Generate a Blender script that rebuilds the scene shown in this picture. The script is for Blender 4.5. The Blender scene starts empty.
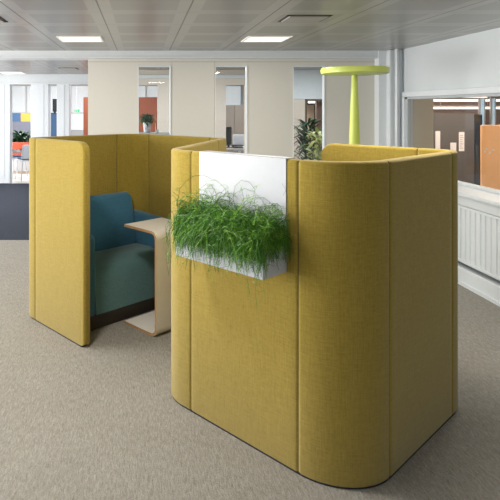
import bpy, bmesh, math, random
from mathutils import Vector, Matrix
random.seed(7)
C = bpy.context.scene.collection
CAMH = 1.57
D1 = Vector((.658, -.753)); D2 = Vector((.753, .658))
ANG1 = math.atan2(-.753, .658); ANG2 = math.atan2(.658, .753)

# ------------------------------------------------------------------ materials
def mat(name, col, rough=.6, metal=0, noise=0, nscale=20, bump=0, bscale=200, spec=.5, emis=None, es=0, stretch=(1,1,1), col2=None):
    m = bpy.data.materials.new(name); m.use_nodes = True
    nt = m.node_tree; b = nt.nodes['Principled BSDF']
    b.inputs['Base Color'].default_value = (*col, 1)
    b.inputs['Roughness'].default_value = rough
    b.inputs['Metallic'].default_value = metal
    b.inputs['Specular IOR Level'].default_value = spec
    if emis:
        b.inputs['Emission Color'].default_value = (*emis, 1); b.inputs['Emission Strength'].default_value = es
    tc = nt.nodes.new('ShaderNodeTexCoord'); mp = nt.nodes.new('ShaderNodeMapping')
    mp.inputs['Scale'].default_value = stretch
    nt.links.new(tc.outputs['Object'], mp.inputs['Vector'])
    n = nt.nodes.new('ShaderNodeTexNoise'); n.inputs['Scale'].default_value = nscale; n.inputs['Detail'].default_value = 3
    nt.links.new(mp.outputs[0], n.inputs['Vector'])
    mx = nt.nodes.new('ShaderNodeMix'); mx.data_type = 'RGBA'
    k = noise if noise else .04
    c2 = col2 if col2 else tuple(max(0, c*(1-k)) for c in col)
    c1 = col if col2 else tuple(c*(1+k) for c in col)
    mx.inputs[6].default_value = (*c1, 1); mx.inputs[7].default_value = (*c2, 1)
    nt.links.new(n.outputs['Fac'], mx.inputs[0]); nt.links.new(mx.outputs[2], b.inputs['Base Color'])
    if bump:
        n2 = nt.nodes.new('ShaderNodeTexNoise'); n2.inputs['Scale'].default_value = bscale; n2.inputs['Detail'].default_value = 2
        nt.links.new(mp.outputs[0], n2.inputs['Vector'])
        bp = nt.nodes.new('ShaderNodeBump'); bp.inputs['Strength'].default_value = bump; bp.inputs['Distance'].default_value = .002
        nt.links.new(n2.outputs['Fac'], bp.inputs['Height']); nt.links.new(bp.outputs[0], b.inputs['Normal'])
    return m

def fabric(name, c1, c2, c3, thread=1.0, bump=.35):
    m = bpy.data.materials.new(name); m.use_nodes = True
    nt = m.node_tree; N = nt.nodes; L = nt.links; b = N['Principled BSDF']
    b.inputs['Roughness'].default_value = .9; b.inputs['Specular IOR Level'].default_value = .15
    b.inputs['Sheen Weight'].default_value = .25; b.inputs['Sheen Roughness'].default_value = .5
    tc = N.new('ShaderNodeTexCoord')
    outs = []
    for sc in ((9,9,210), (190,190,7), (40,40,40)):
        mp = N.new('ShaderNodeMapping'); mp.inputs['Scale'].default_value = tuple(s*thread for s in sc)
        L.new(tc.outputs['Object'], mp.inputs['Vector'])
        n = N.new('ShaderNodeTexNoise'); n.inputs['Scale'].default_value = 1; n.inputs['Detail'].default_value = 4; n.inputs['Roughness'].default_value = .7
        L.new(mp.outputs[0], n.inputs['Vector']); outs.append(n.outputs['Fac'])
    add = N.new('ShaderNodeMath'); add.operation = 'ADD'; L.new(outs[0], add.inputs[0]); L.new(outs[1], add.inputs[1])
    ad2 = N.new('ShaderNodeMath'); ad2.operation = 'MULTIPLY_ADD'; L.new(outs[2], ad2.inputs[0]); ad2.inputs[1].default_value = .6; L.new(add.outputs[0], ad2.inputs[2])
    mr = N.new('ShaderNodeMapRange'); mr.inputs['From Min'].default_value = .95; mr.inputs['From Max'].default_value = 1.65
    L.new(ad2.outputs[0], mr.inputs['Value'])
    cr = N.new('ShaderNodeValToRGB'); e = cr.color_ramp.elements
    e[0].color = (*c1, 1); e[1].color = (*c3, 1); x = e.new(.5); x.color = (*c2, 1)
    L.new(mr.outputs[0], cr.inputs['Fac']); L.new(cr.outputs['Color'], b.inputs['Base Color'])
    bp = N.new('ShaderNodeBump'); bp.inputs['Strength'].default_value = bump; bp.inputs['Distance'].default_value = .0015
    L.new(ad2.outputs[0], bp.inputs['Height']); L.new(bp.outputs[0], b.inputs['Normal'])
    return m

def glass(name, tint=(.97,.985,.98), fac=.06):
    m = bpy.data.materials.new(name); m.use_nodes = True
    nt = m.node_tree; N = nt.nodes; L = nt.links; N.remove(N['Principled BSDF'])
    out = N['Material Output']
    t = N.new('ShaderNodeBsdfTransparent'); t.inputs[0].default_value = (*tint, 1)
    g = N.new('ShaderNodeBsdfGlossy'); g.inputs['Roughness'].default_value = .02; g.inputs[0].default_value = (.9,.95,1,1)
    f = N.new('ShaderNodeLayerWeight'); f.inputs['Blend'].default_value = .5
    pw = N.new('ShaderNodeMath'); pw.operation = 'POWER'; pw.inputs[1].default_value = 5; L.new(f.outputs['Facing'], pw.inputs[0])
    ml = N.new('ShaderNodeMath'); ml.operation = 'MULTIPLY_ADD'; ml.inputs[1].default_value = .4; ml.inputs[2].default_value = fac; L.new(pw.outputs[0], ml.inputs[0])
    mx = N.new('ShaderNodeMixShader'); L.new(ml.outputs[0], mx.inputs[0]); L.new(t.outputs[0], mx.inputs[1]); L.new(g.outputs[0], mx.inputs[2])
    L.new(mx.outputs[0], out.inputs['Surface'])
    return m

def ceiling_mat():
    m = bpy.data.materials.new('perforated_metal_tiles'); m.use_nodes = True
    nt = m.node_tree; N = nt.nodes; L = nt.links; b = N['Principled BSDF']
    tc = N.new('ShaderNodeTexCoord'); sp = N.new('ShaderNodeSeparateXYZ'); L.new(tc.outputs['Object'], sp.inputs[0])
    def M(op, a, bb=None, c=None):
        n = N.new('ShaderNodeMath'); n.operation = op
        for i, v in enumerate((a, bb, c)):
            if v is None: continue
            if isinstance(v, (int, float)): n.inputs[i].default_value = v
            else: L.new(v, n.inputs[i])
        return n.outputs[0]
    # distance from nearest joint in each direction
    def edge(o, off, per):
        f = M('FRACT', M('DIVIDE', M('SUBTRACT', o, off), per))
        return M('MULTIPLY', M('MINIMUM', f, M('SUBTRACT', 1, f)), per)
    ex = edge(sp.outputs['X'], -.3, .635); ey = edge(sp.outputs['Y'], 4.54, .585)
    jx = M('LESS_THAN', ex, .0055); jy = M('LESS_THAN', ey, .0025)
    bx_ = M('GREATER_THAN', ex, .085); by_ = M('GREATER_THAN', ey, .075)
    inner = M('MULTIPLY', bx_, by_)
    n = N.new('ShaderNodeTexNoise'); n.inputs['Scale'].default_value = .9; n.inputs['Detail'].default_value = 2; L.new(tc.outputs['Object'], n.inputs['Vector'])
    c1 = N.new('ShaderNodeMix'); c1.data_type = 'RGBA'; c1.inputs[6].default_value = (.41,.405,.39,1); c1.inputs[7].default_value = (.32,.315,.305,1)
    L.new(inner, c1.inputs[0])
    c2 = N.new('ShaderNodeMix'); c2.data_type = 'RGBA'; L.new(c1.outputs[2], c2.inputs[6]); c2.inputs[7].default_value = (.06,.058,.055,1)
    L.new(M('MAXIMUM', M('MULTIPLY', jx, .9), M('MULTIPLY', jy, .75)), c2.inputs[0])
    L.new(c2.outputs[2], b.inputs['Base Color'])
    b.inputs['Metallic'].default_value = .35
    L.new(M('MULTIPLY_ADD', n.outputs['Fac'], .1, .27), b.inputs['Roughness'])
    return m

def carpet(name, a, b_, c, sc=1):
    m = bpy.data.materials.new(name); m.use_nodes = True
    nt = m.node_tree; N = nt.nodes; L = nt.links; b = N['Principled BSDF']
    b.inputs['Roughness'].default_value = .95; b.inputs['Specular IOR Level'].default_value = .1
    tc = N.new('ShaderNodeTexCoord')
    def nz(s, stretch, rot=0, det=4):
        mp = N.new('ShaderNodeMapping'); mp.inputs['Scale'].default_value = stretch; mp.inputs['Rotation'].default_value = (0,0,rot)
        L.new(tc.outputs['Object'], mp.inputs['Vector'])
        n = N.new('ShaderNodeTexNoise'); n.inputs['Scale'].default_value = s; n.inputs['Detail'].default_value = det; n.inputs['Roughness'].default_value = .75
        n.inputs['Distortion'].default_value = .6
        L.new(mp.outputs[0], n.inputs['Vector']); return n.outputs['Fac']
    f1 = nz(110*sc, (1,.22,1), .12); f2 = nz(190*sc, (1,1,1)); f3 = nz(1.6, (1,1,1), 0, 2)
    ad = N.new('ShaderNodeMath'); ad.operation = 'ADD'; L.new(f1, ad.inputs[0]); L.new(f2, ad.inputs[1])
    mr = N.new('ShaderNodeMapRange'); mr.inputs['From Min'].default_value = .68; mr.inputs['From Max'].default_value = 1.32; L.new(ad.outputs[0], mr.inputs['Value'])
    cr = N.new('ShaderNodeValToRGB'); e = cr.color_ramp.elements
    e[0].color = (*a,1); e[1].color = (*c,1); x = e.new(.5); x.color = (*b_,1)
    L.new(mr.outputs[0], cr.inputs['Fac'])
    hs = N.new('ShaderNodeHueSaturation'); L.new(cr.outputs['Color'], hs.inputs['Color'])
    mr2 = N.new('ShaderNodeMapRange'); mr2.inputs['To Min'].default_value = .93; mr2.inputs['To Max'].default_value = 1.07; L.new(f3, mr2.inputs['Value'])
    L.new(mr2.outputs[0], hs.inputs['Value']); L.new(hs.outputs[0], b.inputs['Base Color'])
    bp = N.new('ShaderNodeBump'); bp.inputs['Strength'].default_value = .6; bp.inputs['Distance'].default_value = .004
    L.new(ad.outputs[0], bp.inputs['Height']); L.new(bp.outputs[0], b.inputs['Normal'])
    return m

MUST = fabric('mustard_wool', (.228,.163,.024), (.30,.219,.034), (.375,.28,.05), 1.7, .25)
PIPE = None
SEAMM = mat('seam_dark', (.10,.075,.01), .95)
BASEM = mat('base_shadow_black', (.008,.01,.014), .6)
BLUE = fabric('blue_wool', (.03,.115,.19), (.04,.145,.235), (.055,.18,.28), 1.8, .15)
BLUE_LIT = fabric('blue_wool_lit', (.07,.15,.16), (.09,.185,.195), (.12,.23,.235), 1.8, .15)  # same upholstery as the back, greener tint paints the light on the seat
PLINTH = mat('dark_wood_plinth', (.03,.022,.016), .45, noise=.3, nscale=8, stretch=(1,1,12))
LAM = mat('white_laminate', (.88,.84,.78), .35)
PLY = mat('ply_edge', (.46,.27,.12), .5, noise=.3, nscale=30, stretch=(1,1,8))
WHITE = mat('white_powder_coat', (.50,.525,.575), .35)
LEAF = mat('feathery_green', (.04,.165,.008), .45, noise=.5, nscale=25, col2=(.10,.30,.015))
LEAF_SHADE = mat('shade_green', (.02,.09,.008), .5, nscale=25, col2=(.05,.17,.015))  # darker green mixed in to paint shade depth into the foliage
LEAF2 = mat('thread_green_pale', (.14,.36,.02), .45, col2=(.26,.48,.05), nscale=30)
SOIL = mat('soil', (.02,.03,.008), .95, noise=.5, nscale=60, bump=.6)
LIME = mat('lime_lacquer', (.53,.62,.12), .35)
CREAM = mat('cream_panel', (.61,.60,.555), .45, noise=.02)
CREAM2 = mat('cream_rear_wall', (.66,.60,.53), .6)
WWALL = mat('white_wall', (.62,.665,.70), .6, noise=.02, bump=.05, bscale=80)
WTRIM = mat('white_trim', (.70,.745,.785), .4)
GTRIM = mat('grey_trim', (.50,.54,.57), .4, metal=.2)
PANELJ = mat('panel_joint', (.42,.39,.34), .6)
RADM = mat('radiator_enamel', (.72,.77,.81), .3)
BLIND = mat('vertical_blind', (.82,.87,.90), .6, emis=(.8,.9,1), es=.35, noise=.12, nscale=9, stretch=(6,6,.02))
RED = mat('russet_laminate', (.36,.10,.05), .5, noise=.12, nscale=6)
TAUPE = mat('taupe_laminate', (.26,.215,.18), .5, noise=.1, nscale=5)
DTAUPE = mat('dark_taupe_ribbed', (.105,.09,.082), .6, noise=.25, nscale=20, stretch=(6,6,.05))
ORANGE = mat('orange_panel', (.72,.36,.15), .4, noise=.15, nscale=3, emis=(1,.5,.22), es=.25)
NAVY = mat('navy_fabric', (.03,.06,.12), .8)
SBLUE = mat('blue_screen_fabric', (.06,.13,.25), .85, noise=.3, nscale=60)
SYEL = mat('yellow_screen_fabric', (.72,.38,.08), .85, noise=.2, nscale=60)
SPECK = mat('grey_speckle_fabric', (.17,.18,.23), .9, noise=.5, nscale=90)
BLACK = mat('black_plastic', (.012,.014,.02), .4)
SCREEN = mat('monitor_glass', (.02,.03,.05), .15)
DLEAF = mat('dark_leaf', (.025,.07,.03), .5, noise=.4, nscale=12)
YLEAF = mat('yellow_green_leaf', (.30,.42,.08), .5, noise=.5, nscale=10, col2=(.55,.58,.25))
MLEAF = mat('mid_leaf', (.06,.15,.06), .5, noise=.4, nscale=12)
TERRA = mat('terracotta', (.42,.15,.06), .7)
TRUNK = mat('brown_stem', (.12,.07,.03), .8)
WOOD = mat('pale_wood', (.52,.36,.21), .5, noise=.2, nscale=5, stretch=(1,8,1))
PALEF = mat('pale_floor', (.78,.76,.72), .35)
REDSEAT = mat('orange_red_fabric', (.62,.10,.045), .8)
LAMPE = mat('light_diffuser', (.9,.9,.88), .4, emis=(1,.97,.93), es=.75)
LAMPB = mat('light_diffuser_border', (.75,.74,.7), .4, emis=(1,.95,.88), es=.25)
STRIPE = mat('warm_glow_strip', (1,.85,.75), .4, emis=(1,.72,.58), es=2.2)
VENTD = mat('vent_dark', (.06,.055,.05), .6)
PAPER = mat('paper', (.82,.78,.76), .8)
GREENS = mat('exit_green', (.02,.45,.2), .5, emis=(.1,.9,.45), es=.6)
ALU = mat('aluminium', (.6,.62,.64), .35, metal=.7)
BRWN = mat('brown_frame', (.10,.07,.045), .5)
TAN = mat('tan_wood', (.62,.47,.33), .55, noise=.15, nscale=4, stretch=(5,5,.3))
GLASS = glass('clear_glass', fac=.03)
GLASSR = glass('window_glass', fac=.03)

# ------------------------------------------------------------------ helpers
def obj(name, bm, m, parent=None, smooth=False, recalc=True):
    if recalc: bmesh.ops.recalc_face_normals(bm, faces=bm.faces[:])
    me = bpy.data.meshes.new(name); bm.to_mesh(me); bm.free()
    ms = m if isinstance(m, (list, tuple)) else [m]
    for q in ms: me.materials.append(q)
    if smooth:
        for p in me.polygons: p.use_smooth = True
        try: me.set_sharp_from_angle(angle=math.radians(38))
        except Exception: pass
    o = bpy.data.objects.new(name, me); C.objects.link(o)
    if parent: o.parent = parent
    return o
def thing(name, label, cat, loc=(0,0,0), rz=0, group=None):
    o = bpy.data.objects.new(name, None); C.objects.link(o); o.empty_display_size = .05
    o.location = loc; o.rotation_euler = (0,0,rz); o['label'] = label; o['category'] = cat
    if group: o['group'] = group
    return o
def tag(o, label, cat, group=None):
    o['label'] = label; o['category'] = cat
    if group: o['group'] = group
    return o
def struct(name, bm, m, parent=None, **k):
    o = obj(name, bm, m, parent, **k)
    if not parent: o['kind'] = 'structure'
    return o
def box(bm, x0, x1, y0, y1, z0, z1, bev=0, seg=2, f=None, mi=0):
    r = bmesh.ops.create_cube(bm, size=1)
    vs = r['verts']
    for v in vs:
        v.co = Vector((x0 + (v.co.x+.5)*(x1-x0), y0 + (v.co.y+.5)*(y1-y0), z0 + (v.co.z+.5)*(z1-z0)))
        if f: v.co = Vector(f(v.co))
    fs = {fc for v in vs for fc in v.link_faces}
    for fc in fs: fc.material_index = mi
    if bev:
        es = list({e for v in vs for e in v.link_edges})
        bmesh.ops.bevel(bm, geom=es, offset=bev, segments=seg, affect='EDGES', profile=.5)
    return bm
def B(*a, **k): return box(bmesh.new(), *a, **k)
def lathe(bm, prof, cx=0, cy=0, n=32):
    rings = []
    for r, z in prof:
        rings.append([bm.verts.new((cx + r*math.cos(2*math.pi*i/n), cy + r*math.sin(2*math.pi*i/n), z)) for i in range(n)])
    for a, b in zip(rings, rings[1:]):
        for i in range(n): bm.faces.new((a[i], a[(i+1)%n], b[(i+1)%n], b[i]))
    if prof[0][0] > 1e-5: bm.faces.new(rings[0][::-1])
    if prof[-1][0] > 1e-5: bm.faces.new(rings[-1])
    return bm
def tube(bm, pts, r0, r1=None, n=5, cap=True):
    r1 = r0 if r1 is None else r1
    rings = []; N = len(pts)
    for i, p in enumerate(pts):
        p = Vector(p)
        d = (Vector(pts[min(i+1, N-1)]) - Vector(pts[max(i-1, 0)]))
        if d.length < 1e-9: d = Vector((0,0,1))
        d.normalize()
        a = d.orthogonal().normalized() if i == 0 else (pa - d*pa.dot(d)).normalized()
        pa = a
        b = d.cross(a); r = r0 + (r1-r0)*i/(N-1)
        rings.append([bm.verts.new(p + (a*math.cos(2*math.pi*k/n) + b*math.sin(2*math.pi*k/n))*r) for k in range(n)])
    for a, b in zip(rings, rings[1:]):
        for k in range(n): bm.faces.new((a[k], a[(k+1)%n], b[(k+1)%n], b[k]))
    if cap and n > 2: bm.faces.new(rings[0][::-1]); bm.faces.new(rings[-1])
    return bm
def leaf(bm, base, d, L, w, droop=.4, n=5, mi=0):
    d = Vector(d).normalized(); side = d.cross(Vector((0,0,1)))
    if side.length < .01: side = Vector((1,0,0))
    side.normalize(); prev = None; p = Vector(base)
    for i in range(n+1):
        t = i/n; ww = w*math.sin(math.pi*min(1, .12+.88*t))*.5 if i < n else 0.0005
        a = bm.verts.new(p - side*ww); b = bm.verts.new(p + side*ww)
        if prev:
            fc = bm.faces.new((prev[0], prev[1], b, a)); fc.material_index = mi
        prev = (a, b); d = (d + Vector((0,0,-droop/n*(1+t)))).normalized(); p = p + d*(L/n)
def dup(root, loc, rz, label=None):
    r = root.copy(); C.objects.link(r); r.location = loc; r.rotation_euler = (0,0,rz)
    if label: r['label'] = label
    for ch in list(root.children):
        c = ch.copy(); C.objects.link(c); c.parent = r
        for g in ch.children:
            d = g.copy(); C.objects.link(d); d.parent = c
    return r

# ------------------------------------------------------------------ setting
XW = 3.12; YP = 6.7; ZC = 2.272; XL = -5.2; YB = -3.2; YF = 16.5
LC = carpet('beige_grey_carpet', (.165,.155,.137), (.30,.285,.255), (.45,.43,.39))
DC = carpet('slate_carpet', (.02,.024,.035), (.036,.043,.06), (.065,.074,.1))
struct('floor', B(XL, 8.2, YB, 6.42, -.05, 0), LC)
struct('floor_slate', B(XL, 8.2, 6.42, 11.25, -.05, 0), DC)
struct('floor_pale', B(XL, 8.2, 11.25, 12.8, -.05, 0), PALEF)
struct('floor_wood', B(XL, 8.2, 12.8, YF, -.05, 0), WOOD)
struct('ceiling', B(XL, 8.2, YB, YF, ZC, ZC+.05), ceiling_mat())
struct('wall_front', B(XL, 8.2, YB-.1, YB, -.05, ZC+.05), WWALL)
struct('wall_far', B(XL, 8.2, YF, YF+.1, -.05, ZC+.05), WWALL)
struct('wall_neighbour', B(8.2, 8.3, YB, YF, -.05, ZC+.05), CREAM2)
# left wall with three tall window openings (out of frame, they carry the daylight)
bm = bmesh.new()
box(bm, XL-.15, XL, YB, YF, -.05, .25); box(bm, XL-.15, XL, YB, YF, 2.2, ZC+.05)
for y0, y1 in ((YB, -2.6), (-.1, .2), (2.7, 3.0), (5.5, 6.6), (9.6, 10), (13, YF)):
    box(bm, XL-.15, XL, y0, y1, .25, 2.2)
struct('wall_left', bm, WWALL)

# right wall: above-window part, piers, sill, low boxing
struct('wall_right', box(box(box(B(XW, XW+.12, YB, YP, 1.76, ZC), XW, XW+.12, YB, YP, -.0, .80), XW, XW+.12, 6.46, YP+.2, .80, 1.76), XW, XW+.12, YB, .4, .80, 1.76), WWALL)
w = struct('window_1', bmesh.new(), WTRIM)
bm = bmesh.new()
box(bm, XW-.03, XW+.05, .4, 6.46, 1.70, 1.76, .006); box(bm, XW-.03, XW+.05, .4, 6.46, .80, .845, .006)
box(bm, XW-.03, XW+.05, 6.38, 6.46, .84, 1.70, .006); box(bm, XW-.03, XW+.05, .4, .46, .84, 1.70, .006); box(bm, XW-.02, XW+.04, 3.0, 3.05, .84, 1.70, .004)
obj('window_frame', bm, WTRIM, w)
bm = bmesh.new(); box(bm, XW-.015, XW+.03, 6.32, 6.38, .845, 1.70, .004); box(bm, XW-.015, XW+.03, .46, 6.38, 1.672, 1.70, .004)
obj('inner_frame', bm, GTRIM, w)
obj('glazing', B(XW+.01, XW+.018, .46, 6.33, .845, 1.675), GLASSR, w)
struct('trim_1', B(2.83, XW+.01, YB, 6.35, .785, .82, .008), WTRIM)                        # sill ledge
struct('trim_2', box(B(2.86, 2.89, YB, 6.35, .70, .785), 2.85, XW, 5.65, 6.35, 0, .785), WTRIM)
struct('baseboard_right', box(B(2.84, XW, YB, 5.7, 0, .15, .008), 2.825, 2.85, YB, 5.7, .0, .03), WTRIM)
# corner pilaster and pipe boxing
struct('trim_3', box(B(2.885, 3.13, YP-.12, YP+.1, 0, ZC, .004), 2.98, 3.13, YP-.20, YP-.1, 0, ZC, .01), WTRIM)
bm = bmesh.new(); tube(bm, [(3.045, YP-.26, 0), (3.045, YP-.26, ZC)], .032, n=16); struct('trim_4', bm, GTRIM, smooth=True)
# beam over the partition line
struct('trim_5', box(B(XL, 3.0, YP-.10, YP+.2, 2.18, ZC), XL, 3.0, YP-.115, YP-.1, 2.18, 2.198), WTRIM)

# cream partition with glazed slots
def PX(px, Y): return (px-142)/540*Y
def PZ(py, Y): return CAMH - (py-108)/540*Y
slots = [(138,171),(215,247.5),(293,325)]
bm = bmesh.new(); edges = [88]
for a, b in slots: edges += [a, b]
edges.append(378)
zt = PZ(66, YP)
for i in range(0, len(edges), 2): box(bm, PX(edges[i], YP), PX(edges[i+1], YP), YP, YP+.1, 0, zt)
box(bm, PX(88, YP), PX(378, YP), YP, YP+.1, zt, 2.2)
for a, b in slots: box(bm, PX(a, YP), PX(b, YP), YP, YP+.1, 0, .5)
struct('wall_back', bm, CREAM)
bm = bmesh.new()
for px in (214.4,): box(bm, PX(px, YP)-.002, PX(px, YP)+.002, YP-.003, YP, 0, zt+.05)
box(bm, PX(88, YP), PX(378, YP), YP-.004, YP, zt+.048, zt+.055)
struct('trim_6', bm, PANELJ)
for i, (a, b) in enumerate(slots):
    w = struct('window_%d' % (i+2), bmesh.new(), WTRIM)
    x0, x1 = PX(a, YP), PX(b, YP)
    bm = bmesh.new(); box(bm, x1-.016, x1, YP-.008, YP+.06, .5, zt, .003); box(bm, x0, x0+.008, YP-.004, YP+.06, .5, zt); box(bm, x0, x1, YP-.004, YP+.06, zt-.01, zt); box(bm, x0, x1, YP-.01, YP+.06, .5, .53)
    obj('window_frame', bm, WTRIM, w)
    obj('glazing', B(x0+.008, x1-.022, YP+.03, YP+.036, .53, zt-.01), GLASS, w)

# rooms behind the partition
YR = 10
bm = bmesh.new()
op = [(PX(138,YR)-.1, PX(158,YR), 0, PZ(85,YR)), (PX(226,YR), PX(245,YR), 0, PZ(85,YR)), (PX(305,YR), PX(326,YR), 0, PZ(99,YR))]
xs = [PX(128,YR)-.06]
for o in op: xs += [o[0], o[1]]
xs.append(XW+1.2)
for i in range(0, len(xs), 2): box(bm, xs[i], xs[i+1], YR, YR+.1, 0, ZC)
for x0, x1, z0, z1 in op: box(bm, x0, x1, YR, YR+.1, z1, ZC)
struct('wall_rear', bm, CREAM2)
struct('trim_7', box(B(PX(262,YR), 4.3, YR-.02, YR, PZ(99,YR), ZC), -.35, 2.2, YR-.05, YR, 2.12, 2.18), mat('pale_blue_bulkhead', (.66,.73,.78), .5))
# beam and columns of the far bay
YC = 11.25
struct('trim_8', box(B(XL, -.35, YC-.02, YC+.3, 2.08, ZC), XL, -.35, YC-.06, YC, 2.06, 2.09), WTRIM)
def column(n, p0, p1):
    x0, x1 = PX(p0, YC), PX(p1, YC)
    bm = B(x0, x1, YC, YC+.3, 0, 2.07, .006)
    box(bm, x0+.1, x1-.1, YC-.008, YC, .1, 2.06); struct('wall_pier' if n < 0 else 'trim_%d' % n, bm, WTRIM)
column(9, -30, 9); column(10, 30.6, 48.6); column(11, 56.7, 69.3)
struct('trim_12', B(PX(9,YC), PX(10.3,YC), YC-.01, YC+.1, 0, 2.07), GTRIM)
# far window band with vertical blinds
w = struct('window_5', bmesh.new(), WTRIM)
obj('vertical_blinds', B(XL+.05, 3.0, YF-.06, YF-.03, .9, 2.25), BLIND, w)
bm = bmesh.new(); box(bm, XL+.05, 3.0, YF-.09, YF-.02, 1.40, 1.44); box(bm, XL+.05, 3.0, YF-.1, YF-.06, 2.23, 2.28)
for x in (-4.2, -3.55, -2.9, -2.2, -1.5, .1, 1.5): box(bm, x, x+.05, YF-.08, YF-.02, 1.44, 2.25)
obj('window_frame', bm, WTRIM, w)

# ------------------------------------------------------------------ booth screen
H2 = .0275
def V2(x, y): return Vector((x, y))
G_ = V2(-.884, 4.094)
F_ = V2(-.362, 3.525)
F_ = G_ + D1*((F_-G_).dot(D1))
N_ = G_ + D2*1.09
K_ = N_ + D1*1.07
A_ = V2(.131, 2.927); C_ = V2(.847, 2.104); Dd = V2(1.709, 2.857); E_ = V2(1.174, 3.469)
bis = V2(math.cos(math.radians(8)), math.sin(math.radians(8)))
P = [F_ + H2*D2, G_ + H2*(D1+D2), N_ + H2*(D1-D2), K_ - .0328*bis, A_ + .0328*bis, C_ + H2*(D2-D1), Dd - H2*(D1+D2), E_ - H2*D2]
R = [0, .05, .24, .09, .15, .2475, .095, 0]
# dense centreline
def dense(P, R):
    pts = [P[0]]
    for i in range(1, len(P)-1):
        a = (P[i-1]-P[i]).normalized(); b = (P[i+1]-P[i]).normalized()
        ang = math.acos(max(-1, min(1, a.dot(b)))); tl = R[i]/math.tan(ang/2)
        p0 = P[i]+a*tl; p1 = P[i]+b*tl
        c = P[i] + (a+b).normalized()*(R[i]/math.sin(ang/2))
        v0 = p0-c; v1 = p1-c
        th = math.atan2(v0.x*v1.y - v0.y*v1.x, v0.dot(v1)); n = max(6, int(abs(th)*R[i]/.012))
        for k in range(n+1):
            t = th*k/n
            pts.append(c + V2(v0.x*math.cos(t)-v0.y*math.sin(t), v0.x*math.sin(t)+v0.y*math.cos(t)))
    pts.append(P[-1]); return pts
path = dense(P, R)
cum = [0]
for a, b in zip(path, path[1:]): cum.append(cum[-1]+(b-a).length)
TOT = cum[-1]
def at(s):
    s = max(0, min(TOT, s))
    for i in range(len(cum)-1):
        if s <= cum[i+1]+1e-9: break
    L = cum[i+1]-cum[i]; t = (s-cum[i])/L if L > 1e-9 else 0
    p = path[i].lerp(path[i+1], t)
    def tang(j):
        j0 = max(0, j-1); j1 = min(len(path)-1, j+1); return (path[j1]-path[j0]).normalized()
    # straight pieces keep their own direction
    if L > .03: d = (path[i+1]-path[i]).normalized()
    else: d = tang(i).lerp(tang(i+1), t).normalized()
    return p, V2(-d.y, d.x)
def nearest(q):
    best = (1e9, 0); 
    for k in range(4001):
        s = TOT*k/4000; p, _ = at(s); dd = (p-q).length
        if dd < best[0]: best = (dd, s)
    return best[1]
ZT = 1.347; ZB = .006
sq = [V2(-.79,3.99), N_ - D2*.24, N_ + D1*.24, N_ + D1*.93, V2(.54,3.74), V2(.251,2.79), V2(.666,2.311), V2(1.052,2.276), V2(1.576,2.741), Dd - .223*D1]
seams = sorted(nearest(q) for q in sq)
stations = [0] + seams + [TOT]
RC = .082
def zt_end(d):   # rounded upper corner at the two free ends
    if d >= RC: return 0
    return RC - math.sqrt(max(0, RC*RC-(RC-d)**2))
booth = thing('booth_screen', 'high mustard yellow fabric screen curving in an S around two seating booths', 'privacy screen', (.2, 3.2, 0))
OFF = Vector((-.2, -3.2, 0))
def sweep(s0, s1, free0, free1):
    bm = bmesh.new(); L = s1-s0
    ss = {0, .0015, .004, .008, .014, L-.014, L-.008, L-.004, L-.0015, L}
    if free0: ss |= {RC*(1-math.cos(math.pi/2*k/8)) for k in range(9)}
    if free1: ss |= {L-RC*(1-math.cos(math.pi/2*k/8)) for k in range(9)}
    ss |= {c-s0 for c in cum if s0 < c < s1} ; n = int(L/.05)+1
    ss |= {L*k/n for k in range(n+1)}
    raw = sorted(ss); ss = [raw[0]]
    for x in raw[1:]:
        if x - ss[-1] > .0008: ss.append(x)
    rings = []
    for x in ss:
        p, nn = at(s0+x)
        def pinch(d): return .0075*max(0, 1-d/.014)**2
        h = H2; z = ZT; zbo = 0
        if free0:
            h = H2 - (.016 - math.sqrt(max(0, .016**2-(.016-x)**2)) if x < .016 else 0); z -= zt_end(x); zbo = zt_end(x+.02)*.9
        else: h -= pinch(x); z -= pinch(x)*.5
        if free1:
            y = L-x
            h = h - (.016 - math.sqrt(max(0, .016**2-(.016-y)**2)) if y < .016 else 0); z -= zt_end(y); zbo = zt_end(y+.02)*.9
        else: h -= pinch(L-x); z -= pinch(L-x)*.5
        r = .014; cs = []
        zb = ZB + zbo; cs += [(-h+.006, zb), (-h, zb+.008)]
        for k in range(5):
            a = math.pi/2*k/4; cs.append((-h + r*(1-math.cos(a)), z - r + r*math.sin(a)))
        cs += [(-u, zz) for u, zz in reversed(cs)]
        rings.append([bm.verts.new((p.x+nn.x*u, p.y+nn.y*u, zz) ) for u, zz in cs])
    m = len(rings[0])
    for a, b in zip(rings, rings[1:]):
        for k in range(m): bm.faces.new((a[k], a[(k+1)%m], b[(k+1)%m], b[k]))
    bm.faces.new(rings[0]); bm.faces.new(rings[-1][::-1])
    bmesh.ops.translate(bm, verts=bm.verts[:], vec=OFF)
    return bm
for i in range(len(stations)-1):
    obj('upholstered_panel', sweep(stations[i], stations[i+1], i == 0, i == len(stations)-2), MUST, booth, smooth=True)
for s in seams:
    p, nn = at(s); t = V2(nn.y, -nn.x)
    bm = bmesh.new(); vs = []
    hh = H2-.0055
    for u, v in ((-hh,-.0022),(hh,-.0022),(hh,.0022),(-hh,.0022)):
        q = p + nn*u + t*v; vs.append(q)
    lo = [bm.verts.new((q.x, q.y, ZB+.002)) for q in vs]; hi = [bm.verts.new((q.x, q.y, ZT-.0035)) for q in vs]
    bm.faces.new(lo[::-1]); bm.faces.new(hi)
    for k in range(4): bm.faces.new((lo[k], lo[(k+1)%4], hi[(k+1)%4], hi[k]))
    bmesh.ops.translate(bm, verts=bm.verts[:], vec=OFF)
    obj('seam', bm, SEAMM, booth)
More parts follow.
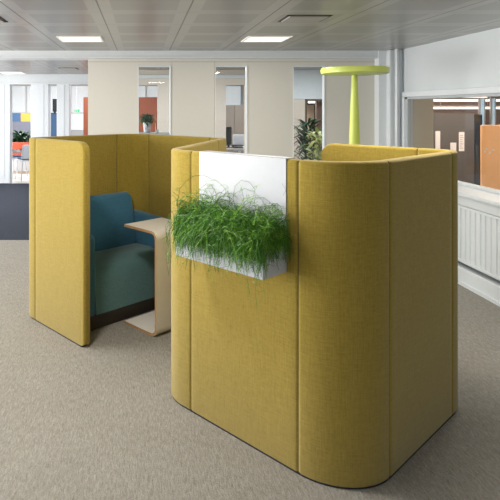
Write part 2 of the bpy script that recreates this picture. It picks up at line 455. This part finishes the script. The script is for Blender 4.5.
# base strip under the panels, black for the shadow in the gap
bm = bmesh.new(); prev = None
for k in range(161):
    s = .035 + (TOT-.07)*k/160; p, nn = at(s); r = []
    for u, z in ((-H2+.004,0),(-H2+.004,ZB+.003),(H2-.004,ZB+.003),(H2-.004,0)):
        r.append(bm.verts.new((p.x+nn.x*u, p.y+nn.y*u, z)))
    if prev:
        for j in range(4): bm.faces.new((prev[j], prev[(j+1)%4], r[(j+1)%4], r[j]))
    else: bm.faces.new(r)
    prev = r
bm.faces.new(prev[::-1]); bmesh.ops.translate(bm, verts=bm.verts[:], vec=OFF)
obj('base_shadow_strip', bm, BASEM, booth)

# ------------------------------------------------------------------ armchair (local x = D2, y = -D1, origin at outer corner G)
def armchair(loc, rz, label):
    t = thing('lounge_armchair', label, 'armchair', loc, rz)
    X0, X1, AW, AR = .072, 1.012, .155, .095
    def prof(bm, pts, x0, x1, bev, seg=3):
        a = [bm.verts.new((x0, y, z)) for y, z in pts]; b = [bm.verts.new((x1, y, z)) for y, z in pts]
        f1 = bm.faces.new(a); f2 = bm.faces.new(b[::-1]); n = len(pts)
        for k in range(n): bm.faces.new((a[k], b[k], b[(k+1)%n], a[(k+1)%n]))
        bmesh.ops.recalc_face_normals(bm, faces=bm.faces[:])
        es = list({e for f in (f1, f2) for e in f.edges})
        if bev: bmesh.ops.bevel(bm, geom=es, offset=bev, segments=seg, affect='EDGES', profile=.5)
        return bm
    pts = [(-.16,.42)]
    pts += [(-.20,.440), (-.28,.445), (-.36,.446)]
    for k in range(9):
        a = math.pi/2*(k/8)*.96; pts.append((-.415-.158*math.sin(a), .295+.150*math.cos(a)))
    pts += [(-.582,.22), (-.592,.112), (-.16,.112)]
    obj('seat', prof(bmesh.new(), pts, X0+AW+.002, X1-AR-.002, .010), BLUE_LIT, t, smooth=True)
    # backrest: raked slab
    bp = [(-.075,.12), (-.215,.12), (-.232,.43), (-.205,.62), (-.175,.80)]
    for k in range(7):
        a = math.pi*k/6; bp.append((-.1225-.0475*math.cos(a), .825+.038*math.sin(a)))
    bm = bmesh.new(); bx0, bx1 = X0+AW+.003, X1-AR-.003
    prof(bm, bp, bx0, bx1, 0)
    # round the upper corners in elevation
    bmesh.ops.bisect_plane(bm, geom=bm.verts[:]+bm.edges[:]+bm.faces[:], plane_co=(bx0+.03,0,0), plane_no=(1,0,0))
    bmesh.ops.bisect_plane(bm, geom=bm.verts[:]+bm.edges[:]+bm.faces[:], plane_co=(bx0+.01,0,0), plane_no=(1,0,0))
    bmesh.ops.bisect_plane(bm, geom=bm.verts[:]+bm.edges[:]+bm.faces[:], plane_co=(bx1-.03,0,0), plane_no=(1,0,0))
    bmesh.ops.bisect_plane(bm, geom=bm.verts[:]+bm.edges[:]+bm.faces[:], plane_co=(bx1-.01,0,0), plane_no=(1,0,0))
    for v in bm.verts:
        d = min(v.co.x-bx0, bx1-v.co.x)
        if v.co.z > .79:
            v.co.z -= .03*max(0, 1-d/.03)**2
        if d < .001: v.co.y += (-.145-v.co.y)*.12
    obj('backrest', bm, BLUE, t, smooth=True)
    for x0, x1 in ((X0, X0+AW), (X1-AR, X1)):
        pp = [(-.06,.105), (-.06,.69)] + [(-.10,.70), (-.50,.682)]
        for k in range(5):
            a = math.pi/2*k/4; pp.append((-.555-.035*math.sin(a), .642+.035*math.cos(a)))
        pp += [(-.60,.40), (-.588,.112)]
        obj('armrest', prof(bmesh.new(), pp, x0, x1, .022), BLUE, t, smooth=True)
    obj('plinth', B(X0+.03, X1-.03, -.565, -.10, 0, .112, .004), PLINTH, t)
    return t
armchair((G_.x, G_.y, 0), ANG2, 'low blue armchair with seat tinted greener by painted light on a dark plinth in the left booth')

# ------------------------------------------------------------------ C shaped side table (local x = D2 width, y = -D1)
def c_table():
    t = thing('side_table', 'white C-shaped bent plywood side table beside the blue armchair', 'side table', (-.128, 3.94, 0), ANG2)
    D = .345; W = .37; T = .018; r = .055; zt = .722
    outer = []
    def arc(cy, cz, rr, a0, a1, n=10): return [(cy+rr*math.cos(math.radians(a0+(a1-a0)*k/n)), cz+rr*math.sin(math.radians(a0+(a1-a0)*k/n))) for k in range(n+1)]
    # y runs 0 (open side) to -D (upright)
    o = [(0, zt)] + arc(-D+r, zt-r, r, 90, 180) + arc(-D+r, r, r, 180, 270) + [(0, 0)]
    i = [(0, zt-T)] + arc(-D+r, zt-r, r-T, 90, 180) + arc(-D+r, r, r-T, 180, 270) + [(0, T)]
    bm = bmesh.new(); vo0=[bm.verts.new((0,y,z)) for y,z in o]; vo1=[bm.verts.new((W,y,z)) for y,z in o]
    vi0=[bm.verts.new((0,y,z)) for y,z in i]; vi1=[bm.verts.new((W,y,z)) for y,z in i]
    n = len(o)
    for k in range(n-1):
        bm.faces.new((vo0[k], vo0[k+1], vo1[k+1], vo1[k])); bm.faces.new((vi0[k], vi1[k], vi1[k+1], vi0[k+1]))
        f = bm.faces.new((vo0[k], vi0[k], vi0[k+1], vo0[k+1])); f.material_index = 1
        f = bm.faces.new((vo1[k], vo1[k+1], vi1[k+1], vi1[k])); f.material_index = 1
    for k in (0, n-1):
        f = bm.faces.new((vo0[k], vo1[k], vi1[k], vi0[k])); f.material_index = 1
    obj('bent_plywood_shell', bm, [LAM, PLY], t)
    return t
c_table()

# ------------------------------------------------------------------ planter (local x = D1, y = D2 into the screen; origin on outer face of wall 1)
pl0 = V2(.251, 2.79) + D1*.066
pt = thing('screen_planter', 'white metal planter box and back plate hung over the yellow screen', 'planter', (pl0.x, pl0.y, .855), ANG1)
PW = .512
obj('back_plate', box(box(B(0, PW, -.006, -.001, 0, .496, .001), 0, PW, -.006, 2*H2+.008, .4925, .496, .001), 0, PW, 2*H2+.003, 2*H2+.008, .40, .496, .001), WHITE, pt)
bm = bmesh.new()
box(bm, 0, PW, -.172, -.168, 0, .165); box(bm, 0, .004, -.168, -.006, 0, .165); box(bm, PW-.004, PW, -.168, -.006, 0, .165); box(bm, .004, PW-.004, -.168, -.006, 0, .004)
obj('trough', bm, WHITE, pt)
obj('soil', B(.004, PW-.004, -.168, -.006, .004, .14), SOIL, pt)
# feathery trailing plants: three clumps fill the trough
t = thing('trailing_plant', 'feathery bright green plant spilling over the white screen planter', 'plant')
o = Vector((PW/2, -.09, .14))
bmA = bmesh.new(); bmB = bmesh.new(); bmC = bmesh.new()
for k in range(4200):
    u = random.uniform(.01, PW-.01); v = -.09 + random.uniform(-.07, .065)
    p = Vector((u, v, .135))
    az = random.uniform(0, 2*math.pi); lean = random.uniform(.15, 1.1)
    edge_ = (u-PW/2)/(PW/2)
    d = Vector((math.cos(az)*lean*.8 + edge_*.35, math.sin(az)*lean*.9 - .35, 1.15)).normalized()
    L = random.uniform(.12, .22)*random.choice((1,1,1,1.15,1.3))
    long = random.random() < .055
    if long: L = random.uniform(.27, .42)
    seg = 8; st = L/seg; pts = [p.copy()]
    g = random.uniform(.26, .5)
    ylim = -random.uniform(.195, .245) - (.05 if long else 0)
    if u < .14: ylim += .035
    wob = Vector((random.uniform(-.22,.22), random.uniform(-.22,.22), random.uniform(-.08,.08)))
    for j in range(seg):
        d = (d + Vector((0,0,-g*(.55+.15*j))) + wob + Vector((random.uniform(-.26,.26),random.uniform(-.2,.2),random.uniform(-.2,.2)))).normalized()
        q = p + d*st
        if q.x < .008: q.x = p.x + abs(d.x)*st*.1; d.x *= -.3
        if q.x > PW+.025: q.x = p.x - abs(d.x)*st*.1; d.x *= -.3
        if q.y < ylim: q.y = p.y + .003; d.y *= -.2
        if q.y > -.012: q.y = -.012; d.y = min(d.y, 0)
        if q.z < .17 and -.168 < q.y and 0 < q.x < PW: q.z = max(q.z, .15)
        if q.z < .167 and -.186 < q.y < -.165 and 0 < q.x < PW: q.y = -.176 - random.uniform(0,.01)
        p = q; pts.append(p.copy())
    r = random.uniform(.0009, .0015)
    c = random.random(); bb = bmB if c < .25 else (bmC if c < .55 else bmA)
    tube(bb, pts, r, r*.6, n=3, cap=False)
    for j in (3, 4, 5, 6, 7):
        if random.random() < .6:
            sd = Vector((random.uniform(-1,1), random.uniform(-1,.3), random.uniform(-.8,.6))).normalized()
            l = random.uniform(.015, .035); b0 = pts[j]
            e1 = b0 + sd*l*.5; e2 = e1 + (sd+Vector((0,0,-.6))).normalized()*l*.6
            if e2.y > -.01: e2.y = -.01
            if e1.y > -.01: e1.y = -.01
            tube(bb, [b0, e1, e2], r*.75, r*.5, n=3, cap=False)
M = Matrix.Translation(Vector((pl0.x, pl0.y, .855))) @ Matrix.Rotation(ANG1, 4, 'Z')
t.location = M @ o; t.rotation_euler = (0, 0, ANG1)
for b in (bmA, bmB, bmC): bmesh.ops.translate(b, verts=b.verts[:], vec=-o)
obj('foliage', bmA, LEAF, t, recalc=False); obj('pale_strands', bmB, LEAF2, t, recalc=False)['label'] = 'paler green thread-like strands'
obj('shade_strands', bmC, LEAF_SHADE, t, recalc=False)['label'] = 'darker green strands painting the shade inside the foliage'

# ------------------------------------------------------------------ floor lamp
lx, ly = PX(354.5, 5.2), 5.2
t = thing('floor_lamp', 'lime green floor lamp with flat disc head and conical stem', 'floor lamp', (lx, ly, 0))
obj('disc_head', lathe(bmesh.new(), [(.03,1.885),(.29,1.895),(.308,1.903),(.312,1.94),(.306,1.955),(.27,1.945),(.10,1.943),(.02,1.943)], n=64), LIME, t, smooth=True)
obj('stem', lathe(bmesh.new(), [(.078,.02),(.072,.4),(.052,1.2),(.030,1.8),(.026,1.9)], n=40), LIME, t, smooth=True)
obj('base', lathe(bmesh.new(), [(.15,0),(.155,.006),(.15,.018),(.09,.026)], n=48), LIME, t, smooth=True)

# ------------------------------------------------------------------ radiator
t = thing('radiator', 'white panel radiator with vertical ribs below the window sill', 'radiator', (2.875, 4.0, 0))
bm = bmesh.new(); y = -1.55; prev = None
while y < 1.62:
    ph = ((y+1.55) % .07)/.07
    d = -.018 + (.010 if ph < .25 else 0) * (1 if .04 < ph < .21 else .5)
    cur = [bm.verts.new((d, y, .215)), bm.verts.new((d, y, .675))]
    if prev: bm.faces.new((prev[0], cur[0], cur[1], prev[1]))
    prev = cur; y += .0035
obj('ribbed_front', bm, RADM, t, smooth=True)
bm = bmesh.new(); box(bm, -.022, .03, -1.57, 1.63, .672, .695, .004); box(bm, -.022, .03, -1.57, 1.63, .19, .217, .004)
box(bm, -.022, .03, -1.57, -1.55, .2, .69); box(bm, -.022, .03, 1.61, 1.63, .2, .69)
box(bm, -.004, .03, -1.55, 1.61, .21, .68)
obj('casing', bm, RADM, t)
for yy in (-1.2, 1.2): obj('wall_bracket', B(.03, .22, yy, yy+.04, .3, .6), WTRIM, t)

# ------------------------------------------------------------------ ceiling fittings
def light_panel(x0, x1, y0, y1, label):
    cx, cy = (x0+x1)/2, (y0+y1)/2; a, b = (x1-x0)/2, (y1-y0)/2
    t = thing('ceiling_light', label, 'ceiling light', (cx, cy, ZC), 0, 'recessed ceiling lights')
    bm = bmesh.new(); w_ = .02
    for q in ((-a,a,-b,-b+w_),(-a,a,b-w_,b),(-a,-a+w_,-b,b),(a-w_,a,-b,b)): box(bm, *q, -.008, 0)
    obj('frame', bm, LAMPB, t)
    obj('diffuser', B(-a+w_, a-w_, -b+w_, b-w_, -.005, 0), LAMPE, t)
light_panel(-.84, -.405, 5.27, 5.69, 'square recessed ceiling light near the beam, above the left booth')
light_panel(1.04, 1.47, 5.27, 5.69, 'square recessed ceiling light near the beam, above the right booth')
light_panel(-2.82, -2.35, 10.5, 11.05, 'recessed ceiling light beyond the beam at far left')
def vent(x0, x1, y0, y1, label):
    cx, cy = (x0+x1)/2, (y0+y1)/2; a, b = (x1-x0)/2, (y1-y0)/2
    t = thing('ceiling_vent', label, 'vent', (cx, cy, ZC), 0, 'ceiling air vents')
    bm = bmesh.new(); w_ = .022
    for q in ((-a,a,-b,-b+w_),(-a,a,b-w_,b),(-a,-a+w_,-b,b),(a-w_,a,-b,b)): box(bm, *q, -.004, 0)
    obj('slot_frame', bm, VENTD, t)
    obj('centre_plate', B(-a+w_, a-w_, -b+w_, b-w_, -.012, 0, .003), mat('vent_plate', (.42,.40,.37), .4, metal=.3), t)
vent(1.10, 1.44, 4.08, 4.38, 'square ceiling vent with dark slot at right of the near ceiling')
vent(-1.43, -1.09, 4.08, 4.40, 'square ceiling vent at the left edge of the near ceiling')
vent(-1.46, -1.14, 9.4, 9.8, 'small ceiling vent beyond the beam above the far bay')

# ------------------------------------------------------------------ far left bay
t = thing('desk_screen', 'long desk divider with blue end and grey lower band in far bay', 'divider', (PX(18,15), 15, 0))
x0, x1, x2 = PX(9,15)-PX(18,15), PX(21,15)-PX(18,15), PX(34,15)-PX(18,15)
obj('blue_panel', B(x0, x1, -.03, .03, PZ(121.5,15), PZ(113,15), .005), SBLUE, t)
obj('yellow_panel', B(x1, x2, -.03, .03, PZ(121.5,15), PZ(113,15), .005), SYEL, t)
obj('grey_panel', B(x0, x2, -.025, .025, .55, PZ(121.5,15), .003), SPECK, t)
for xx in (x0, x2-.05): obj('post', B(xx, xx+.05, -.025, .025, 0, .55), ALU, t)

def pot_plant(name, loc, label, leafm, h0, h1, nl, spread, potm, pr, ph, lw, llen, up=1.0, group=None):
    t = thing(name, label, 'plant', loc, random.uniform(0,6), group)
    obj('pot', lathe(bmesh.new(), [(pr*.75,0),(pr*.85,ph*.4),(pr,ph),(pr*.92,ph),(pr*.9,ph*.9),(0.0001,ph*.9)], n=24), potm, t, smooth=True)
    bm = bmesh.new()
    for k in range(4):
        a = random.uniform(0, 6.28); tube(bm, [(0,0,ph*.85),(math.cos(a)*spread*.15,math.sin(a)*spread*.15,(h0+ph)/2),(math.cos(a)*spread*.3,math.sin(a)*spread*.3,h1*.92)], .009, .004)
    obj('stem', bm, TRUNK, t)
    bm = bmesh.new()
    for k in range(nl):
        a = random.uniform(0, 6.28); z = random.uniform(h0, h1*.93); rr = random.uniform(0, spread*.3)
        leaf(bm, (math.cos(a)*rr, math.sin(a)*rr, z), (math.cos(a), math.sin(a), random.uniform(.1,1.3)*up), llen*random.uniform(.6,1.15), lw*random.uniform(.7,1.2), droop=random.uniform(.3,1.3))
    obj('foliage', bm, leafm, t, recalc=False)
    return t
pot_plant('potted_plant', (PX(21,13.6), 13.6, .45), 'dark leafy plant on the white counter in the far left bay', DLEAF, .15, .50, 320, .6, WHITE, .12, .2, .08, .26)
t = thing('low_counter', 'white low counter below the dark plant in far left bay', 'counter', (PX(20,13.6), 13.6, 0))
obj('counter_top', B(-.42,.42,-.25,.25,.42,.45,.005), LAM, t); obj('counter_body', B(-.36,.36,-.2,.2,0,.42), WTRIM, t)
# orange bench in front
t = thing('bench_seat', 'orange-red upholstered bench back in the far left bay', 'bench', (PX(19,13.1), 13.1, 0))
obj('backrest', B(-.36,.36,-.04,.04,PZ(149,13.1),PZ(142.5,13.1),.02), REDSEAT, t, smooth=True)
obj('seat', B(-.36,.36,.04,.25,.40,.47,.02), REDSEAT, t, smooth=True)
for x in (-.33,.33): obj('leg', B(x-.02, x+.02, -.03, .03, 0, .60), WTRIM, t)
def shell_chair(x, y, rz, label):
    t = thing('shell_chair', label, 'chair', (x, y, 0), rz, 'white shell chairs in the far left bay')
    obj('seat', B(-.2,.2,-.2,.2,.42,.45,.012), WHITE, t); obj('cushion', B(-.17,.17,-.17,.17,.45,.48,.012), NAVY, t)
    obj('backrest', B(-.19,.19,.17,.20,.47,.78,.012,f=lambda c:(c.x,c.y+(c.z-.45)*.25,c.z)), WHITE, t)
    for a in (-1,1):
        for b in (-1,1):
            obj('leg', tube(bmesh.new(), [(a*.15,b*.15,.42),(a*.2,b*.2,0)], .012), ALU, t)
shell_chair(PX(15,12.4), 12.4, 2.4, 'white shell chair with navy cushion, left of the orange bench front')
shell_chair(PX(27,11.85), 11.85, -2.6, 'white shell chair with navy cushion beside the middle white column')
t = thing('tall_locker', 'navy blue tall cabinet glimpsed between the two white columns', 'cabinet', (PX(53,13), 13, 0))
obj('body', B(-.12,.16,-.2,.2,0,PZ(113,13),.004), NAVY, t); obj('door', B(-.115,.155,-.215,-.2,.05,PZ(114,13)), SBLUE, t)
t = thing('display_screen', 'dark narrow display standing on the navy cabinet between columns', 'monitor', (PX(54,13), 13, PZ(113,13)))
obj('panel', B(-.03,.07,-.03,.03,.03,.34,.004), BLACK, t); obj('stand', B(0,.04,-.05,.05,0,.04), BLACK, t)
# russet storage wall seen both left of and through the partition
t = thing('russet_storage', 'tall russet brown storage wall behind the cream partition', 'cabinet', (PX(110,13), 13.2, 0))
a0, a1 = PX(82.5,13)-PX(110,13), PX(157.5,13)-PX(110,13)
obj('carcass', B(a0,a1,0,.4,0,PZ(97,13)), RED, t)
n = 4
for k in range(n):
    xx0 = a0+(a1-a0)*k/n; xx1 = a0+(a1-a0)*(k+1)/n
    d = obj('door', B(xx0+.006,xx1-.006,-.018,0,.03,PZ(97,13)-.01,.002), RED, t)
    obj('handle', B(xx1-.05,xx1-.035,-.035,-.018,1.0,1.2), ALU, d)
# exit sign
t = thing('exit_sign', 'small white hanging exit sign with green end in the far bay', 'sign', (PX(76.5,12.2), 12.2, PZ(113,12.2)))
obj('sign_box', B(-.075,.075,-.02,.02,0,.09,.004), LAMPB, t); obj('green_pictogram', box(box(box(B(.03,.072,-.022,-.02,.01,.08), -.06,-.02,-.022,-.02,.04,.05), -.035,-.02,-.022,-.02,.03,.06), -.01,.01,-.022,-.02,.02,.07), GREENS, t)
obj('suspension_rod', tube(bmesh.new(), [(0,0,.09),(0,0,ZC-PZ(113,12.2))], .006), ALU, t)

# ------------------------------------------------------------------ seen through slot 1
t = thing('storage_cabinet', 'white chest-high cabinet behind the leftmost glazed slot', 'cabinet', (PX(150,7.6), 7.6, 0))
obj('body', B(-.30,.35,-.2,.2,0,1.20), WTRIM, t); obj('top', B(-.31,.36,-.21,.21,1.20,1.225,.003), WHITE, t)
for x in (-.29, .03): obj('door', B(x,x+.31,-.215,-.2,.04,1.18,.002), WTRIM, t)
t = pot_plant('potted_plant', (PX(147,7.55), 7.55, 1.225), 'grey-green bushy plant in a white vase behind leftmost glazed slot', MLEAF, .13, .25, 260, .2, WHITE, .058, .15, .026, .105)
obj('handle', B(-.03,.03,-.056,-.05,.05,.07), ALU, t)
tag(obj('small_pot', lathe(bmesh.new(), [(.018,0),(.024,.045),(.02,.045),(.017,.01),(.0001,.01)], n=16), WHITE, smooth=True), 'tiny white pot on the cabinet beside the white vase', 'pot').location = (PX(157,7.55), 7.5, 1.225)
# ------------------------------------------------------------------ seen through slot 2
t = thing('storage_wall', 'taupe storage wall seen through the middle glazed slot', 'cabinet', (PX(236,13), 13.2, 0))
obj('carcass', B(-.5,.6,0,.4,0,PZ(105,13)), TAUPE, t); obj('door', B(-.49,-.02,-.018,0,.03,PZ(105,13)-.01), TAUPE, t); obj('door', B(0,.59,-.018,0,.03,PZ(105,13)-.01), TAUPE, t)
t = thing('office_desk', 'white desk glimpsed through the middle glazed slot', 'desk', (PX(238,11.3), 11.3, 0))
obj('desk_top', B(-.45,.6,-.3,.3,.72,.75,.004), LAM, t)
for x in (-.42,.55): obj('leg', B(x,x+.04,-.27,.27,0,.72), ALU, t)
t = thing('computer_monitor', 'black monitor on the white desk behind the middle glazed slot', 'monitor', (PX(229,11.2), 11.2, .75))
obj('screen', B(-.10,.06,-.03,.02,.06,.43,.006,f=lambda c:(c.x,c.y+c.x*1.2,c.z)), BLACK, t); obj('stand', B(-.03,.01,-.02,.03,0,.1), BLACK, t); obj('foot', B(-.09,.07,-.08,.08,0,.012), BLACK, t)
t = thing('task_chair', 'white-backed task chair behind the desk in the middle glazed slot', 'chair', (PX(240,12.0), 12.0, 0))
obj('backrest', B(-.16,.16,-.03,.02,.62,.98,.02), WHITE, t, smooth=True); obj('seat', B(-.22,.22,-.05,.36,.44,.5,.02), NAVY, t, smooth=True); obj('column', tube(bmesh.new(), [(0,.15,.06),(0,.15,.44)], .03, n=10), ALU, t)
bm = bmesh.new()
for k in range(5):
    a = 6.283*k/5; tube(bm, [(0,.15,.08),(.28*math.cos(a),.15+.28*math.sin(a),.03)], .02, .015)
obj('star_base', bm, BLACK, t)
obj('backrest_post', B(-.03,.03,.02,.04,.46,.7), ALU, t)
tag(obj('paper_tray', box(box(B(-.1,.1,-.12,.12,0,.02), -.1,.1,-.12,.12,.04,.06), -.1,-.09,-.12,.12,0,.06), BLACK), 'dark low paper tray on the white desk behind middle slot', 'tray').location = (PX(238,11.1), 11.15, .751)
# ------------------------------------------------------------------ seen through slot 3
w = struct('door_1', bmesh.new(), BRWN)
bm = bmesh.new(); xa, xb = PX(305,YR), PX(326,YR); zz = PZ(99,YR)
box(bm, xa, xa+.03, YR-.02, YR+.1, 0, zz); box(bm, xb-.03, xb, YR-.02, YR+.1, 0, zz); box(bm, xa, xb, YR-.02, YR+.1, zz-.04, zz)
obj('door_frame', bm, BRWN, w)
struct('wall_tan', box(B(PX(303,12), PX(314,12), 12, 12.1, 0, 2.0), PX(316.5,12), PX(332,12), 12, 12.1, 0, 2.0), TAN)
struct('trim_13', B(PX(302,12.2), PX(332,12.2), 12.15, 12.25, 0, ZC), BRWN)
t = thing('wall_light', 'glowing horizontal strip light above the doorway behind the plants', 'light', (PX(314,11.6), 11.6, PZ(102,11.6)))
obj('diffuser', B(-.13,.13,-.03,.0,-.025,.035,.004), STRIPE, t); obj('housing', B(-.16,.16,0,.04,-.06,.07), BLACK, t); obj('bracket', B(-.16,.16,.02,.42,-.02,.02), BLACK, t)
pot_plant('potted_plant', (PX(308,9.0), 9.0, 0), 'tall dark green strappy potted plant behind the right glazed slot', DLEAF, .55, 1.42, 190, .34, TERRA, .14, .3, .045, .34, up=1.3)
pot_plant('potted_plant', (PX(319,8.0), 8.0, 0), 'yellow-green variegated potted plant behind the right glazed slot', YLEAF, .5, 1.32, 230, .42, TERRA, .13, .3, .045, .2)

# ------------------------------------------------------------------ neighbouring room through the right window
struct('wall_side', B(XW+.12, PX(433.5,6.6), 6.6, 6.68, 0, ZC), mat('warm_cream_wall', (.60,.52,.40), .6, noise=.1, nscale=2))
struct('wall_end', B(3.3, 8.2, 10.2, 10.3, 0, ZC), mat('brown_bulkhead', (.30,.20,.15), .6, noise=.3, nscale=3, stretch=(1,1,9)))
Y8 = 8.5
t = thing('tall_partition', 'dark taupe ribbed partition with paper notices beyond the right window', 'partition', (PX(454,Y8), Y8, 0))
p0, p1 = PX(430,Y8)-PX(454,Y8), PX(473,Y8)-PX(454,Y8)
obj('panel', B(p0,p1,-.03,.03,.05,PZ(113,Y8)), DTAUPE, t); obj('foot', B(p0,p1,-.1,.1,0,.05), BLACK, t)
obj('end_post', B(p1,p1+.12,-.04,.04,0,PZ(114.5,Y8)), BLACK, t)
for a, b, c, d, lb in ((434.2,439,131,149,'tall white paper notice at left edge of the dark partition'),(449,455,142.5,150.5,'short white paper notice in the middle of the dark partition'),(457.5,463,132,151,'tall printed white notice at right on the dark partition')):
    t = thing('paper_notice', lb, 'notice', (PX((a+b)/2,Y8), Y8-.034, PZ(d,Y8)))
    ww = (b-a)/540*Y8/2; hh = (d-c)/540*Y8
    obj('sheet', B(-ww,ww,-.002,.0,0,hh), PAPER, t)
    if c != 142.5 and a > 440:
        for k in range(7): obj('printed_line', B(-ww*.6, ww*random.uniform(.1,.6), -.003, -.002, hh*(.15+.11*k), hh*(.15+.11*k)+.008), TAUPE, t)
Y7 = 7.2
t = thing('orange_panel', 'glossy orange screen panel with pale dots beyond the right window', 'panel', (PX(495,Y7), Y7, 0))
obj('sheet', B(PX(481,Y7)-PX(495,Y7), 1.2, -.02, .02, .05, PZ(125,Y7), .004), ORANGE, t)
obj('foot', B(PX(481,Y7)-PX(495,Y7), 1.2, -.12, .12, 0, .05), BLACK, t)
for a, b in ((484,151.5),(485.5,148.5),(488.5,153),(492,150)):
    bm = bmesh.new(); cx, cz = PX(a,Y7)-PX(495,Y7), PZ(b,Y7); vs = [bm.verts.new((cx+.014*math.cos(k*.5236), -.022, cz+.014*math.sin(k*.5236))) for k in range(12)]; bm.faces.new(vs); obj('dot', bm, PAPER, t)
for k, (a, b, y, Y) in enumerate(((430,487,97,10.0),(430,510,100.5,9.6),(430,510,108,9.2))):  # glowing strips added in place of bright bands reflected in the window glass
    t = thing('reflection_strip', ('topmost', 'middle', 'lowest')[k] + ' of three warm glowing strips standing in for right window reflections', 'light', (PX(470,Y), Y, PZ(y,Y)), 0, 'glowing strips added as window reflections')
    obj('glow_strip', B(PX(a,Y)-PX(470,Y), PX(b,Y)-PX(470,Y), -.02, .02, -.018, .02, .004), STRIPE, t)
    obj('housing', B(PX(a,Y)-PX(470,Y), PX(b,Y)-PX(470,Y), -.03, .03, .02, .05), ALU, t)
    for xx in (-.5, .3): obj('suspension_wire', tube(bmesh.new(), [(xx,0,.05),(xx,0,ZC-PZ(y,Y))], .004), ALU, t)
for a, b in ((480,483.5),(491.5,494)):
    t = thing('glass_door_panel', ('pale blue lit glazed strip beside the dark post, right window' if a < 485 else 'pale blue lit glazed strip farther right beyond the right window'), 'glass panel', (PX((a+b)/2,8.9), 8.9, 0))
    ww = (b-a)/540*8.9/2
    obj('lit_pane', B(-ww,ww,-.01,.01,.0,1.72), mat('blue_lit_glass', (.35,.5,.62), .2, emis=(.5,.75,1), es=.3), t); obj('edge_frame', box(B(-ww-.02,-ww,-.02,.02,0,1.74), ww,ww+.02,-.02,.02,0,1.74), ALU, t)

# ------------------------------------------------------------------ lights
def area(name, loc, rot, sx, sy, power, col, spread=180):
    l = bpy.data.lights.new(name, 'AREA'); l.shape = 'RECTANGLE'; l.size = sx; l.size_y = sy; l.energy = power; l.color = col; l.spread = math.radians(spread)
    o = bpy.data.objects.new(name, l); C.objects.link(o); o.location = loc; o.rotation_euler = rot; return o
R90 = math.pi/2
for y, p in ((-1.35, 35), (1.45, 75), (4.25, 270), (8.1, 170), (11.5, 130)):
    area('daylight_window', (XL+.02, y, 1.25), (0, -R90, 0), 1.9, 2.4, p, (1, .97, .93))
for x, y, p in ((-.62,5.48,9),(1.255,5.48,12),(-.62,2.5,32),(1.3,2.9,26),(-2.6,3.2,24),(-2.6,0,12),(.4,-1,10),(2.3,3.6,10)):  # lamps away from the visible ceiling panels are unseen, no fitting built
    area('downlight', (x, y, ZC-.02), (0,0,0), .42 if p != 32 else .25, .42 if p != 32 else .25, p, (1, .94, .85))
for x, y, p in ((-3,13.6,80),(-1,12.3,32),(.8,8.6,26),(2.8,8.6,24),(1.1,14,45),(2.4,12,28),(3.2,11,22),(-2.4,8.9,36),(5.0,7.6,40),(5.0,5.5,30),(4,6.9,18)):  # fill lamps without fittings, added out of view to brighten the rooms beyond
    area('rear_fill', (x, y, ZC-.03), (0,0,0), .8, .8, p, (.95, .97, 1) if x < 3.9 else (1,.86,.74))
w = bpy.data.worlds.new('world'); bpy.context.scene.world = w; w.use_nodes = True
w.node_tree.nodes['Background'].inputs[0].default_value = (.9,.95,1,1); w.node_tree.nodes['Background'].inputs[1].default_value = .8

cam = bpy.data.cameras.new('camera'); cam.sensor_width = 36; cam.lens = 36*540/500; cam.shift_x = .216; cam.shift_y = -.284; cam.clip_end = 100
co = bpy.data.objects.new('camera', cam); C.objects.link(co); co.location = (0,0,CAMH); co.rotation_euler = (R90,0,0)
bpy.context.scene.camera = co
bpy.context.scene.view_settings.view_transform = 'Standard'
bpy.context.scene.view_settings.look = 'None'
bpy.context.scene.view_settings.exposure = 0
